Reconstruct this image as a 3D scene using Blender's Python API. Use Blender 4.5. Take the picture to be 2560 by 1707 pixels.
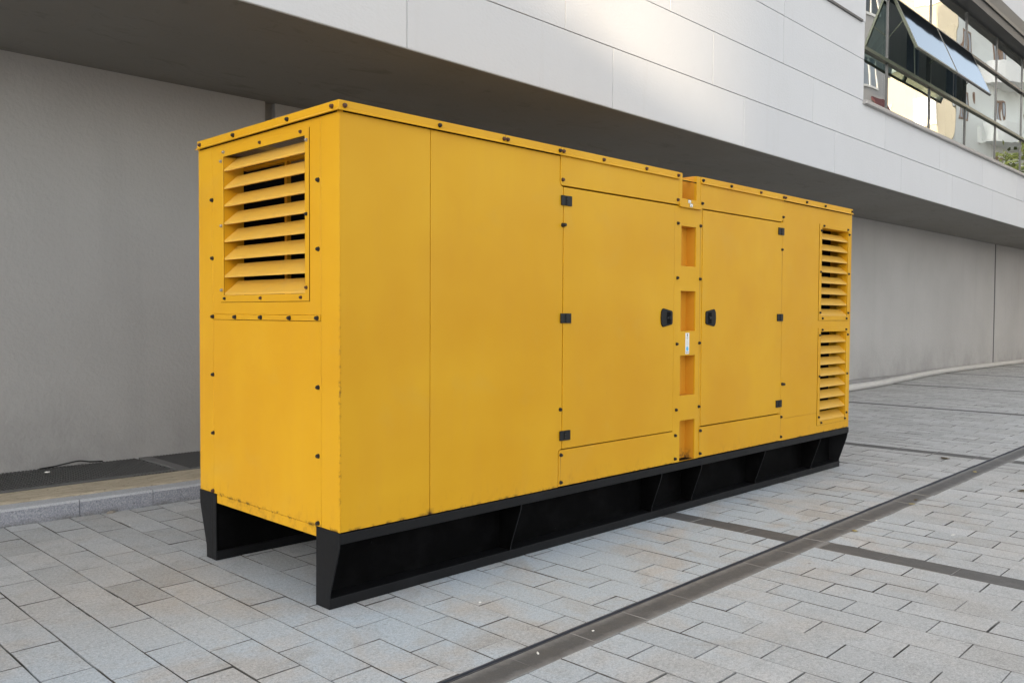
import bpy, bmesh, math, random
from mathutils import Vector, Matrix
random.seed(7)
scn = bpy.context.scene
C = scn.collection
for o in list(bpy.data.objects): bpy.data.objects.remove(o)

# ------------------------------------------------------------------ camera
CAMX = Vector((-2.42088, -3.58956, 1.5))
cd = bpy.data.cameras.new('camera'); cam = bpy.data.objects.new('camera', cd); C.objects.link(cam)
cd.sensor_width = 36.0; cd.lens = 30.2196
Rm = Matrix([[0.7030145, 0.018839, -0.7109259], [-0.7111559, 0.0260318, -0.7025522], [0.0052713, 0.9994836, 0.0316982]])
cam.location = CAMX
cam.matrix_world = Matrix.Translation(CAMX) @ Rm.to_4x4()
cd.clip_end = 600; cd.clip_start = 0.05
scn.camera = cam

# ------------------------------------------------------------------ sky, sun, exposure
SUN_DIR = Vector((-0.97, -0.243, 0.22)).normalized()      # towards the sun
elev = math.asin(SUN_DIR.z)
w = bpy.data.worlds.new('World'); scn.world = w; w.use_nodes = True
nt = w.node_tree; nt.nodes.clear()
sky = nt.nodes.new('ShaderNodeTexSky'); sky.sky_type = 'NISHITA'; sky.sun_disc = False
sky.sun_elevation = elev; sky.sun_rotation = math.atan2(SUN_DIR.x, SUN_DIR.y)
sky.air_density = 1.0; sky.dust_density = 1.5; sky.ozone_density = 1.0
hs = nt.nodes.new('ShaderNodeHueSaturation'); hs.inputs['Saturation'].default_value = 0.22
bg = nt.nodes.new('ShaderNodeBackground'); bg.inputs['Strength'].default_value = 0.15
wo = nt.nodes.new('ShaderNodeOutputWorld')
nt.links.new(sky.outputs[0], hs.inputs['Color']); nt.links.new(hs.outputs[0], bg.inputs[0]); nt.links.new(bg.outputs[0], wo.inputs[0])
sl = bpy.data.lights.new('sun', 'SUN'); sl.energy = 3.0; sl.angle = math.radians(0.5); sl.color = (1.0, 0.80, 0.56)
so = bpy.data.objects.new('sun', sl); C.objects.link(so)
so.rotation_euler = SUN_DIR.to_track_quat('Z', 'Y').to_euler(); so.location = (-20, -5, 20)
scn.view_settings.view_transform = 'Standard'; scn.view_settings.look = 'None'
scn.view_settings.exposure = 1.82; scn.view_settings.gamma = 1.0
scn.render.engine = 'CYCLES'
scn.cycles.max_bounces = 8; scn.cycles.diffuse_bounces = 5; scn.cycles.glossy_bounces = 4
scn.cycles.transmission_bounces = 6; scn.cycles.transparent_max_bounces = 12
scn.cycles.sample_clamp_indirect = 4.0; scn.cycles.caustics_reflective = False; scn.cycles.caustics_refractive = False

# ------------------------------------------------------------------ materials
class NT:
    def __init__(s, name):
        s.m = bpy.data.materials.new(name); s.m.use_nodes = True
        s.t = s.m.node_tree; s.b = s.t.nodes['Principled BSDF']; s.out = s.t.nodes['Material Output']
        s.co = s.n('ShaderNodeTexCoord').outputs['Object']
    def n(s, ty, **kw):
        nd = s.t.nodes.new(ty)
        for k, v in kw.items(): setattr(nd, k, v)
        return nd
    def set(s, sock, v):
        if isinstance(v, bpy.types.NodeSocket): s.t.links.new(v, sock)
        elif isinstance(v, (tuple, list)) and len(v) == 3 and sock.type == 'RGBA': sock.default_value = (*v, 1)
        else: sock.default_value = v
    def scale(s, vec, sc):
        m = s.n('ShaderNodeMapping'); s.set(m.inputs['Vector'], vec); m.inputs['Scale'].default_value = sc
        return m.outputs[0]
    def noise(s, scale=5, detail=4, rough=.5, vec=None, col=False, dist=0.0):
        nd = s.n('ShaderNodeTexNoise'); s.set(nd.inputs['Vector'], vec if vec is not None else s.co)
        nd.inputs['Scale'].default_value = scale; nd.inputs['Detail'].default_value = detail; nd.inputs['Roughness'].default_value = rough
        nd.inputs['Distortion'].default_value = dist
        return nd.outputs['Color' if col else 'Fac']
    def ramp(s, fac, lo, hi, a=0.0, b=1.0):
        nd = s.n('ShaderNodeMapRange', clamp=True); s.set(nd.inputs['Value'], fac)
        nd.inputs['From Min'].default_value = lo; nd.inputs['From Max'].default_value = hi
        nd.inputs['To Min'].default_value = a; nd.inputs['To Max'].default_value = b
        return nd.outputs[0]
    def mix(s, fac, a, b, mode='MIX'):
        nd = s.n('ShaderNodeMix', data_type='RGBA', blend_type=mode); s.set(nd.inputs[0], fac)
        s.set(nd.inputs[6], a); s.set(nd.inputs[7], b)
        return nd.outputs[2]
    def math(s, op, a, b=0.0):
        nd = s.n('ShaderNodeMath', operation=op, use_clamp=False); s.set(nd.inputs[0], a); s.set(nd.inputs[1], b)
        return nd.outputs[0]
    def sep(s):
        nd = s.n('ShaderNodeSeparateXYZ'); s.set(nd.inputs[0], s.co); return nd.outputs
    def bump(s, h, strength=.3, dist=.01, normal=None):
        nd = s.n('ShaderNodeBump'); s.set(nd.inputs['Height'], h); nd.inputs['Strength'].default_value = strength
        nd.inputs['Distance'].default_value = dist
        if normal is not None: s.set(nd.inputs['Normal'], normal)
        return nd.outputs[0]
    def fin(s, col, rough=.6, metal=0.0, normal=None, spec=.5):
        s.set(s.b.inputs['Base Color'], col); s.set(s.b.inputs['Roughness'], rough); s.set(s.b.inputs['Metallic'], metal)
        s.b.inputs['Specular IOR Level'].default_value = spec
        if normal is not None: s.set(s.b.inputs['Normal'], normal)
        return s.m

def simple(name, col, rough=.6, metal=0.0, var=.12, sc=30, bump=0.0, spec=.5):
    t = NT(name); f = t.noise(sc, 5, .6)
    c = t.mix(f, tuple(x*(1-var) for x in col), tuple(min(1, x*(1+var)) for x in col))
    return t.fin(c, rough, metal, t.bump(f, bump, .004) if bump else None, spec)

def yellow(name, edge=True):
    t = NT(name); x, y, z = t.sep()[0], t.sep()[1], t.sep()[2]
    base = (0.66, 0.355, 0.028)
    big = t.noise(1.1, 3, .5)
    c = t.mix(t.ramp(big, .35, .68), (0.575, 0.292, 0.008), (0.630, 0.345, 0.014))
    c = t.mix(t.ramp(t.noise(.9, 4, .55, t.scale(t.co, (1, 1, .8))), .48, .66, 0, .55), c, (0.545, 0.262, 0.010))
    # faint vertical wash streaks, blotchy fading
    st = t.noise(1.0, 5, .65, t.scale(t.co, (14, 14, .9)))
    c = t.mix(t.ramp(st, .5, .8, 0, .22), c, (0.56, 0.285, 0.028))
    bl = t.noise(2.6, 6, .6, dist=.6)
    c = t.mix(t.ramp(bl, .58, .78, 0, .28), c, (0.56, 0.34, 0.055))
    # chips and specks
    sp = t.noise(60, 3, .7); msk = t.noise(2.2, 2, .5)
    spk = t.math('MULTIPLY', t.ramp(sp, .735, .76), t.ramp(msk, .52, .62))
    c = t.mix(t.math('MULTIPLY', spk, .8), c, (0.10, 0.045, 0.015))
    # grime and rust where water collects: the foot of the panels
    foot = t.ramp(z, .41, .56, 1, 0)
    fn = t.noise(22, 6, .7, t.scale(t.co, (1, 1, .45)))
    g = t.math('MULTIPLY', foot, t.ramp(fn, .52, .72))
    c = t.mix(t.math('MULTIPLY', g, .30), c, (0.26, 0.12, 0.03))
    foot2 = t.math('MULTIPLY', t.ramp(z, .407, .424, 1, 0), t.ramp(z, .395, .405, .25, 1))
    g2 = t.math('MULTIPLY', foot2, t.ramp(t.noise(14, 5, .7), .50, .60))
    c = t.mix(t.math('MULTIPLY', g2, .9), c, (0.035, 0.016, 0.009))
    for (sx_, zt_, zb_) in ((3.2405, 2.17, .8), (4.5385, 2.06, 1.5), (1.652, .60, .45), (3.262, .61, .44), (4.556, .61, .42)):
        ln_ = t.math('MULTIPLY', t.ramp(t.math('ABSOLUTE', t.math('SUBTRACT', x, sx_)), .0018, .0045, 1, 0), t.math('MULTIPLY', t.ramp(z, zb_, zt_, .1, .75), t.ramp(z, zt_-.005, zt_, 1, 0)))
        ln_ = t.math('MULTIPLY', ln_, t.ramp(y, .03, .05, 1, 0))
        c = t.mix(ln_, c, (.22, .10, .03))
    # rusty chips along the corner arris
    ca = t.math('MAXIMUM', t.math('ABSOLUTE', x), t.math('ABSOLUTE', y))
    arr = t.math('MULTIPLY', t.ramp(ca, .004, .013, 1, 0), t.math('MULTIPLY', t.ramp(t.noise(24, 5, .75), .50, .60), t.ramp(t.noise(3.1, 3, .6), .42, .58, .15, 1)))
    arr = t.math('MULTIPLY', arr, t.ramp(z, 1.7, 1.2, 0, 1))
    c = t.mix(t.math('MULTIPLY', arr, .85), c, (0.07, 0.03, 0.012))
    sb = t.math('MULTIPLY', t.ramp(t.math('ABSOLUTE', t.math('SUBTRACT', x, .581)), .006, .035, 1, 0), t.ramp(z, .412, .445, 1, 0))
    c = t.mix(t.math('MULTIPLY', sb, t.ramp(t.noise(30, 5, .7), .35, .55, .2, .95)), c, (.045, .018, .009))
    peel = t.noise(180, 2, .5); wav = t.noise(1.7, 2, .4)
    n1 = t.bump(wav, .42, .02); n2 = t.bump(peel, .05, .001, n1)
    r = t.math('ADD', t.math('MULTIPLY', t.noise(3, 5, .6), .22), .36)
    return t.fin(c, r, 0, n2, .22)

M = {}
M['yellow'] = yellow('yellow_paint')
def slot_mat():
    t = NT('recess_bounce_paint'); f = t.noise(3, 5, .6)
    c = t.mix(f, (0.56, 0.245, 0.013), (0.62, 0.29, 0.02))  # orange bounce between the recess walls and their shade put into the colour
    z = t.sep()[2]
    g = t.math('MULTIPLY', t.ramp(z, .41, .50, 1, 0), t.ramp(t.noise(25, 5, .7), .45, .6))
    c = t.mix(g, c, (.09, .05, .025))
    return t.fin(c, .5, 0)
M['slot'] = slot_mat()
def blade_mat():
    t = NT('louvre_blade_paint'); f = t.noise(3, 4, .6)
    c = t.mix(f, (0.64, 0.35, 0.035), (0.68, 0.40, 0.06))
    d = t.noise(9, 6, .7, t.scale(t.co, (1, 1, 3)))
    c = t.mix(t.ramp(d, .48, .75, 0, .35), c, (0.46, 0.30, 0.12))
    sp = t.noise(55, 3, .7)
    c = t.mix(t.ramp(sp, .74, .76, 0, .8), c, (0.12, .05, .02))
    return t.fin(c, .5, 0)
M['blade'] = blade_mat()
def black_mat():
    t = NT('black_skid_paint'); f = t.noise(6, 6, .65)
    c = t.mix(f, (0.0035, 0.0035, 0.004), (0.009, 0.0095, 0.011))
    dust = t.noise(3.2, 7, .7, dist=.5)
    c = t.mix(t.ramp(dust, .55, .8, 0, .5), c, (0.018, 0.018, 0.021))
    sp = t.noise(70, 3, .7)
    c = t.mix(t.ramp(sp, .77, .79, 0, .7), c, (0.30, 0.29, 0.27))
    return t.fin(c, t.ramp(f, .3, .7, .42, .62), 0, t.bump(t.noise(90, 4, .6), .08, .002), .22)
M['black'] = black_mat()
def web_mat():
    t = NT('web_shade_black'); f = t.noise(5, 6, .7)
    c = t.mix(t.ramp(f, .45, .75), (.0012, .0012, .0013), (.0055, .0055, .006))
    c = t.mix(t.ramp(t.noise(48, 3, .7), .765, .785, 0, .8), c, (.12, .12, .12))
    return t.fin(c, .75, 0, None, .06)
M['web'] = web_mat()  # skid black made darker: shade on web and ribs put into the colour
M['void'] = simple('interior_black', (0.004, 0.004, 0.0045), .8, spec=.1)
M['gap'] = simple('gap_shade_dark', (0.012, 0.006, 0.003), .8, spec=.1)  # also colours the thin strips that stand for shade
M['bolt'] = simple('rusty_black_bolt', (0.009, 0.006, 0.005), .7, 0.0, .7, 40)
M['boltr'] = simple('rusty_brown_bolt', (0.07, 0.028, 0.014), .65, 0.0, .6, 60)
M['bolts'] = simple('zinc_bolt', (0.42, 0.40, 0.37), .38, 0.8, .3, 60)
M['plastic'] = simple('black_plastic', (0.005, 0.005, 0.0055), .5, 0, .2, 50, spec=.25)
M['hinge'] = simple('black_hinge_metal', (0.007, 0.008, 0.009), .5, 0, .3, 60, spec=.3)
M['rubber'] = simple('rubber', (0.010, 0.009, 0.009), .7)
M['mesh'] = simple('wire_mesh', (0.10, 0.06, 0.02), .5, .3)
M['label'] = simple('label_white', (0.75, 0.75, 0.73), .4, 0, .04)
M['labelblue'] = simple('label_blue', (0.10, 0.42, 0.72), .4, 0, .05)
M['ink'] = simple('label_ink', (0.02, 0.02, 0.02), .5)
M['inkgrey'] = simple('label_grey_ink', (0.22, 0.22, 0.23), .5)

def plaster(name, col, dark, bumpsc=55, bstr=.35, grime=0.0, warm=None):
    t = NT(name); z = t.sep()[2]
    a = t.noise(.55, 6, .55); b = t.noise(bumpsc, 5, .62); st = t.noise(1, 5, .6, t.scale(t.co, (3.2, 3.2, .25)))
    c = t.mix(t.ramp(a, .3, .7), dark, col)
    c = t.mix(t.ramp(st, .55, .8, 0, .25), c, tuple(x*.78 for x in dark))
    c = t.mix(t.ramp(b, .66, .78, 0, .25), c, tuple(x*.75 for x in dark))
    if grime:
        f = t.math('MULTIPLY', t.ramp(z, .10, .95, 1, 0), t.ramp(t.noise(1.4, 6, .65, t.scale(t.co, (1, 1, .8))), .38, .62))
        c = t.mix(t.math('MULTIPLY', f, grime), c, tuple(x*.8 for x in dark))
    nn = t.bump(t.noise(bumpsc*.35, 3, .5), bstr, .012); nn = t.bump(b, bstr, .004, nn)
    return t.fin(c, .85, 0, nn, .25)
M['wall'] = plaster('rough_plaster', (0.445, 0.437, 0.428), (0.385, 0.377, 0.368), 70, .5, .9)
M['soffit'] = None
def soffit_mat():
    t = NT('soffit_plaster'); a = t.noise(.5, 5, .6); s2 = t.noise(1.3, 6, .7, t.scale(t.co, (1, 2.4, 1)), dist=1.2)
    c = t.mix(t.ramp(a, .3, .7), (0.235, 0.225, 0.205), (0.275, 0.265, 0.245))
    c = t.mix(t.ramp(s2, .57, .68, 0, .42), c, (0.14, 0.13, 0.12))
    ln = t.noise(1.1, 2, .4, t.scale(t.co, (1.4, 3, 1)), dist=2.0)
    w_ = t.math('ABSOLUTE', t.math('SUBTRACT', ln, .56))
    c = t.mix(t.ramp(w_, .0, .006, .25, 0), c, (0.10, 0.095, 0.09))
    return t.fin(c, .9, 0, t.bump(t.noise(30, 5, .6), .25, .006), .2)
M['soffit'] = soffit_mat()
def clad_mat():
    t = NT('facade_cladding'); b = t.noise(26, 4, .55, t.scale(t.co, (1, 1, 1.7))); a = t.noise(.8, 5, .6)
    at = t.n('ShaderNodeAttribute', attribute_name='tone'); f = at.outputs['Fac']
    c = t.mix(f, (0.555, 0.565, 0.585), (0.60, 0.61, 0.625))
    c = t.mix(t.ramp(a, .5, .75, 0, .35), c, (0.525, 0.53, 0.54))
    st = t.noise(1, 6, .65, t.scale(t.co, (5, 5, .35)))
    c = t.mix(t.ramp(st, .60, .78, 0, .30), c, (0.50, 0.49, 0.48))
    n = t.bump(b, .35, .010); n = t.bump(t.noise(120, 3, .6), .2, .002, n)
    return t.fin(c, .75, 0, n, .3)
M['clad'] = clad_mat()
M['dark_joint'] = simple('dark_joint', (0.05, 0.05, 0.05), .9)
M['alu'] = simple('anodised_frame', (0.10, 0.10, 0.10), .35, .6, .15, 20)
M['alulight'] = simple('olive_frame', (0.14, 0.15, 0.11), .35, .5, .15, 20)
M['sill'] = simple('painted_sill', (0.36, 0.35, 0.34), .5, .1, .12, 8)
M['head'] = simple('dark_head_metal', (0.10, 0.10, 0.10), .5, .2, .1, 8)
M['room'] = simple('room_wall', (0.78, 0.78, 0.78), .9)
M['room2'] = simple('room_post', (0.035, 0.045, 0.06), .6)

def glass_mat(name, refl, tint, wob=.035, rough=.0, sc=.55, gc=(.93, .95, .94, 1)):
    t = NT(name)
    g = t.n('ShaderNodeBsdfGlossy'); g.inputs['Roughness'].default_value = rough
    g.inputs['Color'].default_value = gc
    tr = t.n('ShaderNodeBsdfTransparent'); tr.inputs['Color'].default_value = (*tint, 1)
    mx = t.n('ShaderNodeMixShader')
    lw = t.n('ShaderNodeFresnel'); lw.inputs['IOR'].default_value = 1.5
    f = t.ramp(lw.outputs[0], 0, .6, refl, 1.0)
    t.set(mx.inputs[0], f); t.t.links.new(tr.outputs[0], mx.inputs[1]); t.t.links.new(g.outputs[0], mx.inputs[2])
    nn = t.bump(t.noise(sc, 2, .4), wob, .35); t.set(g.inputs['Normal'], nn); t.set(lw.inputs['Normal'], nn)
    t.t.links.new(mx.outputs[0], t.out.inputs['Surface'])
    return t.m
M['glass'] = glass_mat('reflective_window_glass', .50, (.30, .36, .34))
M['sashglass'] = glass_mat('sash_glass', .34, (.35, .45, .44), .02, .04, .55, (.30, .345, .39, 1))  # bluish sky reflection put into the sash glass colour
M['shopglass'] = simple('window_pane_dark', (0.05, 0.06, 0.07), .08)

def granite(name, a, b, sp=(.06, .06, .065), sc=90):
    t = NT(name); f = t.noise(sc, 4, .75); g = t.noise(sc*1.7, 2, .6)
    c = t.mix(t.ramp(f, .38, .62), a, b)
    c = t.mix(t.ramp(g, .60, .68, 0, .7), c, sp)
    d = t.ramp(t.sep()[2], 0.0, .045, .75, 0)
    c = t.mix(t.math('MULTIPLY', d, t.ramp(t.noise(8, 5, .7), .35, .6)), c, (.10, .095, .085))
    return t.fin(c, .7, 0, t.bump(f, .3, .003), .35)
M['kerb'] = granite('granite_kerb', (.20, .215, .255), (.40, .41, .45))
M['kerbtop'] = granite('granite_kerb_top', (.36, .38, .41), (.50, .51, .53), (.2, .2, .22))
def tan_mat():
    t = NT('tan_stone'); f = t.noise(7, 7, .7, t.scale(t.co, (1, 3, 1)))
    c = t.mix(t.ramp(f, .35, .65), (.36, .31, .225), (.54, .47, .36))
    c = t.mix(t.ramp(t.noise(20, 6, .75), .57, .68, 0, .8), c, (.13, .11, .085))
    return t.fin(c, .8, 0, t.bump(t.noise(25, 6, .7), .6, .01), .3)
M['tan'] = tan_mat()
M['grate'] = simple('grating_rubber', (0.075, 0.075, 0.075), .6, 0, .3, 20)
M['grateplate'] = simple('grating_plate', (0.13, 0.13, 0.13), .5, 0, .25, 14)
def paver_mat():
    t = NT('granite_pavers')
    at = t.n('ShaderNodeAttribute', attribute_name='tone').outputs['Fac']
    dk = t.n('ShaderNodeAttribute', attribute_name='dark').outputs['Fac']
    x, y, z = t.sep()
    c = t.mix(at, (.395, .395, .388), (.565, .565, .56))
    big = t.noise(1.5, 6, .62, dist=.4); mid = t.noise(7, 6, .65, dist=.5); fine = t.noise(150, 3, .75)
    c = t.mix(t.ramp(big, .40, .70, 0, .55), c, (.395, .388, .372))
    c = t.mix(t.ramp(mid, .52, .72, 0, .6), c, (.30, .295, .285))
    # bluish sky light painted into the paver colour, strongest round the machine
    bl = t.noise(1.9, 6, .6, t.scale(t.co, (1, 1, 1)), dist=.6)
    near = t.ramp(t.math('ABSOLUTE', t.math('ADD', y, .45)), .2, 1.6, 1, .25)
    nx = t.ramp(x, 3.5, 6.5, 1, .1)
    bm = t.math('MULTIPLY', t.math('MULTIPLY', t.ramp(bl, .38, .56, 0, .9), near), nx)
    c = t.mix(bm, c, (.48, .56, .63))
    dm = t.mix(t.noise(9, 5, .65), (.080, .080, .081), (.118, .117, .116))
    dm = t.mix(t.ramp(t.noise(3, 6, .7), .55, .8, 0, .5), dm, (.24, .235, .23))
    c = t.mix(dk, c, dm)
    c = t.mix(t.ramp(fine, .34, .52, .75, 0), c, t.mix(.55, c, (.10, .10, .10)))
    c = t.mix(t.ramp(fine, .56, .70, 0, .5), c, t.mix(dk, (.72, .71, .70), (.2, .2, .19)))
    gr = t.noise(58, 4, .72)
    c = t.mix(t.ramp(gr, .36, .50, .55, 0), c, t.mix(.5, c, (.12, .118, .115)))
    c = t.mix(t.ramp(gr, .54, .68, 0, .40), c, t.mix(dk, (.70, .69, .68), (.17, .17, .165)))
    # dust and cement haze drifting in from both edges of the drain strip
    vv = t.math('ADD', y, t.math('MULTIPLY', x, -.0147)); dd = t.math('ABSOLUTE', t.math('ADD', vv, 1.062))
    dd = t.math('ADD', dd, t.math('MULTIPLY', t.math('SUBTRACT', t.noise(11, 6, .75), .5), .10))
    c = t.mix(t.math('MULTIPLY', dk, t.math('MULTIPLY', t.ramp(dd, .035, .10, 0, .62), t.ramp(t.math('ABSOLUTE', t.math('ADD', vv, 1.062)), .10, .12, 1, 0))), c, (.33, .325, .315))
    ed = t.n('ShaderNodeAttribute', attribute_name='edge').outputs['Fac']
    jt = t.mix(dk, (.085, .080, .073), (.26, .25, .24))
    c = t.mix(t.math('MULTIPLY', ed, t.ramp(t.noise(1.6, 4, .6), .47, .62, 1, .38)), c, jt)
    # old chewing gum and oil spots
    vo = t.n('ShaderNodeTexVoronoi'); t.set(vo.inputs['Vector'], t.co); vo.inputs['Scale'].default_value = 1.7
    sel = t.n('ShaderNodeSeparateColor'); t.set(sel.inputs[0], vo.outputs['Color'])
    rad = t.math('MULTIPLY', sel.outputs[0], .055)
    spot = t.ramp(t.math('SUBTRACT', vo.outputs['Distance'], rad), -.008, .004, 1, 0)
    spot = t.math('MULTIPLY', spot, t.ramp(sel.outputs[1], .35, .4))
    c = t.mix(t.math('MULTIPLY', spot, .75), c, (.13, .125, .115))
    st = t.noise(4.5, 7, .75, t.scale(t.co, (.7, 1.6, 1)), dist=1.0)
    c = t.mix(t.ramp(st, .64, .74, 0, .5), c, (.15, .145, .135))
    n = t.bump(fine, .35, .0025); n = t.bump(mid, .25, .006, n)
    return t.fin(c, t.ramp(mid, .3, .7, .62, .82), 0, n, .35)
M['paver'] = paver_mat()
def sand_mat():
    t = NT('joint_sand'); c = t.mix(t.noise(60, 4, .7), (.022, .020, .018), (.055, .05, .045))
    c = t.mix(t.ramp(t.noise(1.6, 4, .6), .47, .62, 0, .85), c, (.24, .23, .21))
    return t.fin(c, .95, 0, None, .2)
M['jointsand'] = sand_mat()
M['slotmetal'] = simple('slot_channel_metal', (.07, .077, .095), .55, .2, .4, 20)
def ground_mat():
    t = NT('far_paving')
    br = t.n('ShaderNodeTexBrick'); mp = t.n('ShaderNodeMapping'); t.set(mp.inputs['Vector'], t.co); mp.inputs['Rotation'].default_value = (0, 0, math.radians(90)); t.set(br.inputs['Vector'], mp.outputs[0])
    br.inputs['Scale'].default_value = 1; br.inputs['Brick Width'].default_value = .415; br.inputs['Row Height'].default_value = .209
    br.inputs['Mortar Size'].default_value = .003; br.inputs['Color1'].default_value = (.46, .455, .44, 1); br.inputs['Color2'].default_value = (.51, .505, .49, 1)
    br.inputs['Mortar'].default_value = (.08, .075, .07, 1)
    c = t.mix(t.ramp(t.noise(.8, 6, .6), .4, .7, 0, .4), br.outputs[0], (.28, .27, .255))
    return t.fin(c, .75, 0, None, .35)
M['ground'] = ground_mat()
M['pipe'] = simple('grey_pvc_pipe', (.50, .49, .47), .45, 0, .12, 6)
M['leaf'] = simple('dry_leaf', (.42, .34, .12), .7, 0, .35, 40)
M['leafb'] = simple('brown_leaf', (.10, .075, .04), .8, 0, .35, 40)
M['paper'] = simple('white_litter', (.75, .74, .70), .7, 0, .08)
M['stone'] = simple('stone_chip', (.28, .25, .21), .85, 0, .3, 30, .4)
M['cable'] = simple('black_cable', (.012, .012, .012), .5)
M['cord'] = simple('pale_cord', (.55, .55, .45), .6)
M['cream'] = simple('cream_render', (.60, .52, .38), .85, 0, .06, 1.5)
M['greyrender'] = simple('grey_render', (.74, .76, .74), .85, 0, .06, 1.5)
M['beige2'] = simple('dull_render', (.42, .41, .41), .85, 0, .08, 1.5)
M['winwhite'] = simple('white_window_frame', (.75, .75, .74), .5)
M['winbrown'] = simple('brown_window_frame', (.25, .16, .11), .6)
M['curtain'] = simple('curtained_pane', (.30, .33, .37), .25, 0, .3, 2)
M['roofing'] = simple('roofing', (.18, .17, .16), .9)
M['awning'] = simple('red_awning', (.10, .03, .035), .8)
M['bark'] = simple('bark', (.09, .07, .05), .9, 0, .3, 20, .4)
M['foliage'] = simple('foliage', (.09, .12, .03), .6, 0, .6, 4)

# ------------------------------------------------------------------ mesh helpers
def link(name, verts, faces, mat, parent=None, smooth=False, mats=None, midx=None):
    me = bpy.data.meshes.new(name); me.from_pydata([tuple(v) for v in verts], [], faces)
    for m in (mats or [mat]): me.materials.append(m)
    if midx:
        for i, p in enumerate(me.polygons): p.material_index = midx[i]
    if smooth:
        for p in me.polygons: p.use_smooth = True
    me.update(); o = bpy.data.objects.new(name, me); C.objects.link(o)
    if parent: o.parent = parent
    return o
class MB:
    def __init__(s): s.v = []; s.f = []
    def add(s, v, f):
        k = len(s.v); s.v += [tuple(a) for a in v]; s.f += [tuple(i+k for i in q) for q in f]; return s
    def box(s, x0, x1, y0, y1, z0, z1):
        if x0 > x1: x0, x1 = x1, x0
        if y0 > y1: y0, y1 = y1, y0
        if z0 > z1: z0, z1 = z1, z0
        v = [(x0,y0,z0),(x1,y0,z0),(x1,y1,z0),(x0,y1,z0),(x0,y0,z1),(x1,y0,z1),(x1,y1,z1),(x0,y1,z1)]
        return s.add(v, [(0,3,2,1),(4,5,6,7),(0,1,5,4),(1,2,6,5),(2,3,7,6),(3,0,4,7)])
    def prism(s, pts, fn, w0, w1):           # polygon (u,v) extruded from w0 to w1 through fn(u,v,w)
        n = len(pts)
        v = [fn(u, q, w0) for u, q in pts] + [fn(u, q, w1) for u, q in pts]
        return s.add(v, [tuple(range(n)), tuple(range(2*n-1, n-1, -1))] + [(i, i+n, (i+1) % n+n, (i+1) % n) for i in range(n)])
    def cyl(s, p, q, r, n=12, r2=None, cap=True):
        p = Vector(p); q = Vector(q); d = (q-p).normalized(); a = d.orthogonal().normalized(); b = d.cross(a)
        r2 = r if r2 is None else r2
        v = [p + a*math.cos(2*math.pi*i/n)*r + b*math.sin(2*math.pi*i/n)*r for i in range(n)] + [q + a*math.cos(2*math.pi*i/n)*r2 + b*math.sin(2*math.pi*i/n)*r2 for i in range(n)]
        f = [(i, (i+1) % n, (i+1) % n+n, i+n) for i in range(n)]
        if cap: f += [tuple(range(n-1, -1, -1)), tuple(range(n, 2*n))]
        return s.add(v, f)
    def tube(s, pts, r, n=10):
        pts = [Vector(p) for p in pts]; v = []; f = []
        for i, p in enumerate(pts):
            d = (pts[min(i+1, len(pts)-1)] - pts[max(i-1, 0)]).normalized()
            up = Vector((0, 0, 1)) if abs(d.z) < .9 else Vector((1, 0, 0))
            a = d.cross(up).normalized(); b = a.cross(d)
            v += [p + a*math.cos(2*math.pi*k/n)*r + b*math.sin(2*math.pi*k/n)*r for k in range(n)]
        for i in range(len(pts)-1):
            for k in range(n): f.append((i*n+k, i*n+(k+1) % n, (i+1)*n+(k+1) % n, (i+1)*n+k))
        f += [tuple(range(n-1, -1, -1)), tuple(range((len(pts)-1)*n, len(pts)*n))]
        return s.add(v, f)
    def obj(s, name, mat, parent=None, bevel=0.0, seg=2, smooth=False, ang=30):
        me = bpy.data.meshes.new(name); me.from_pydata(s.v, [], s.f)
        bm = bmesh.new(); bm.from_mesh(me)
        bmesh.ops.recalc_face_normals(bm, faces=bm.faces)
        if bevel:
            ed = [e for e in bm.edges if len(e.link_faces) == 2 and e.calc_face_angle(0) > math.radians(ang)]
            bmesh.ops.bevel(bm, geom=ed, offset=bevel, segments=seg, profile=.5, affect='EDGES', clamp_overlap=True)
        bm.to_mesh(me); bm.free()
        if smooth:
            for p in me.polygons: p.use_smooth = True
        me.materials.append(mat)
        o = bpy.data.objects.new(name, me); C.objects.link(o)
        if parent: o.parent = parent
        return o
def empty(name, label=None, cat=None, group=None, loc=(0, 0, 0), kind=None):
    o = bpy.data.objects.new(name, None); C.objects.link(o); o.location = loc; o.empty_display_size = .2
    tag(o, label, cat, group, kind); return o
def tag(o, label=None, cat=None, group=None, kind=None):
    if label: o['label'] = label
    if cat: o['category'] = cat
    if group: o['group'] = group
    if kind: o['kind'] = kind
    return o
def front(u, v, w): return (u, w, v)           # long side: u = x, v = z, w = depth inwards (+y)
def end(u, v, w): return (w, u, v)             # end: u = y, v = z, w = depth inwards (+x)

# ================================================================== SETTING : ground and paving
TP = 0.0147
def gy(x, y): return y + TP*x
o = link('ground', [(-300, -300, -.02), (300, -300, -.02), (300, 300, -.02), (-300, 300, -.02)], [(0, 1, 2, 3)], M['ground']); tag(o, kind='structure')
o = link('paving_bed', [(-6, -8, -.009), (42, -8, -.009), (42, 6, -.009), (-6, 6, -.009)], [(0, 1, 2, 3)], M['jointsand']); tag(o, kind='structure')

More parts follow.
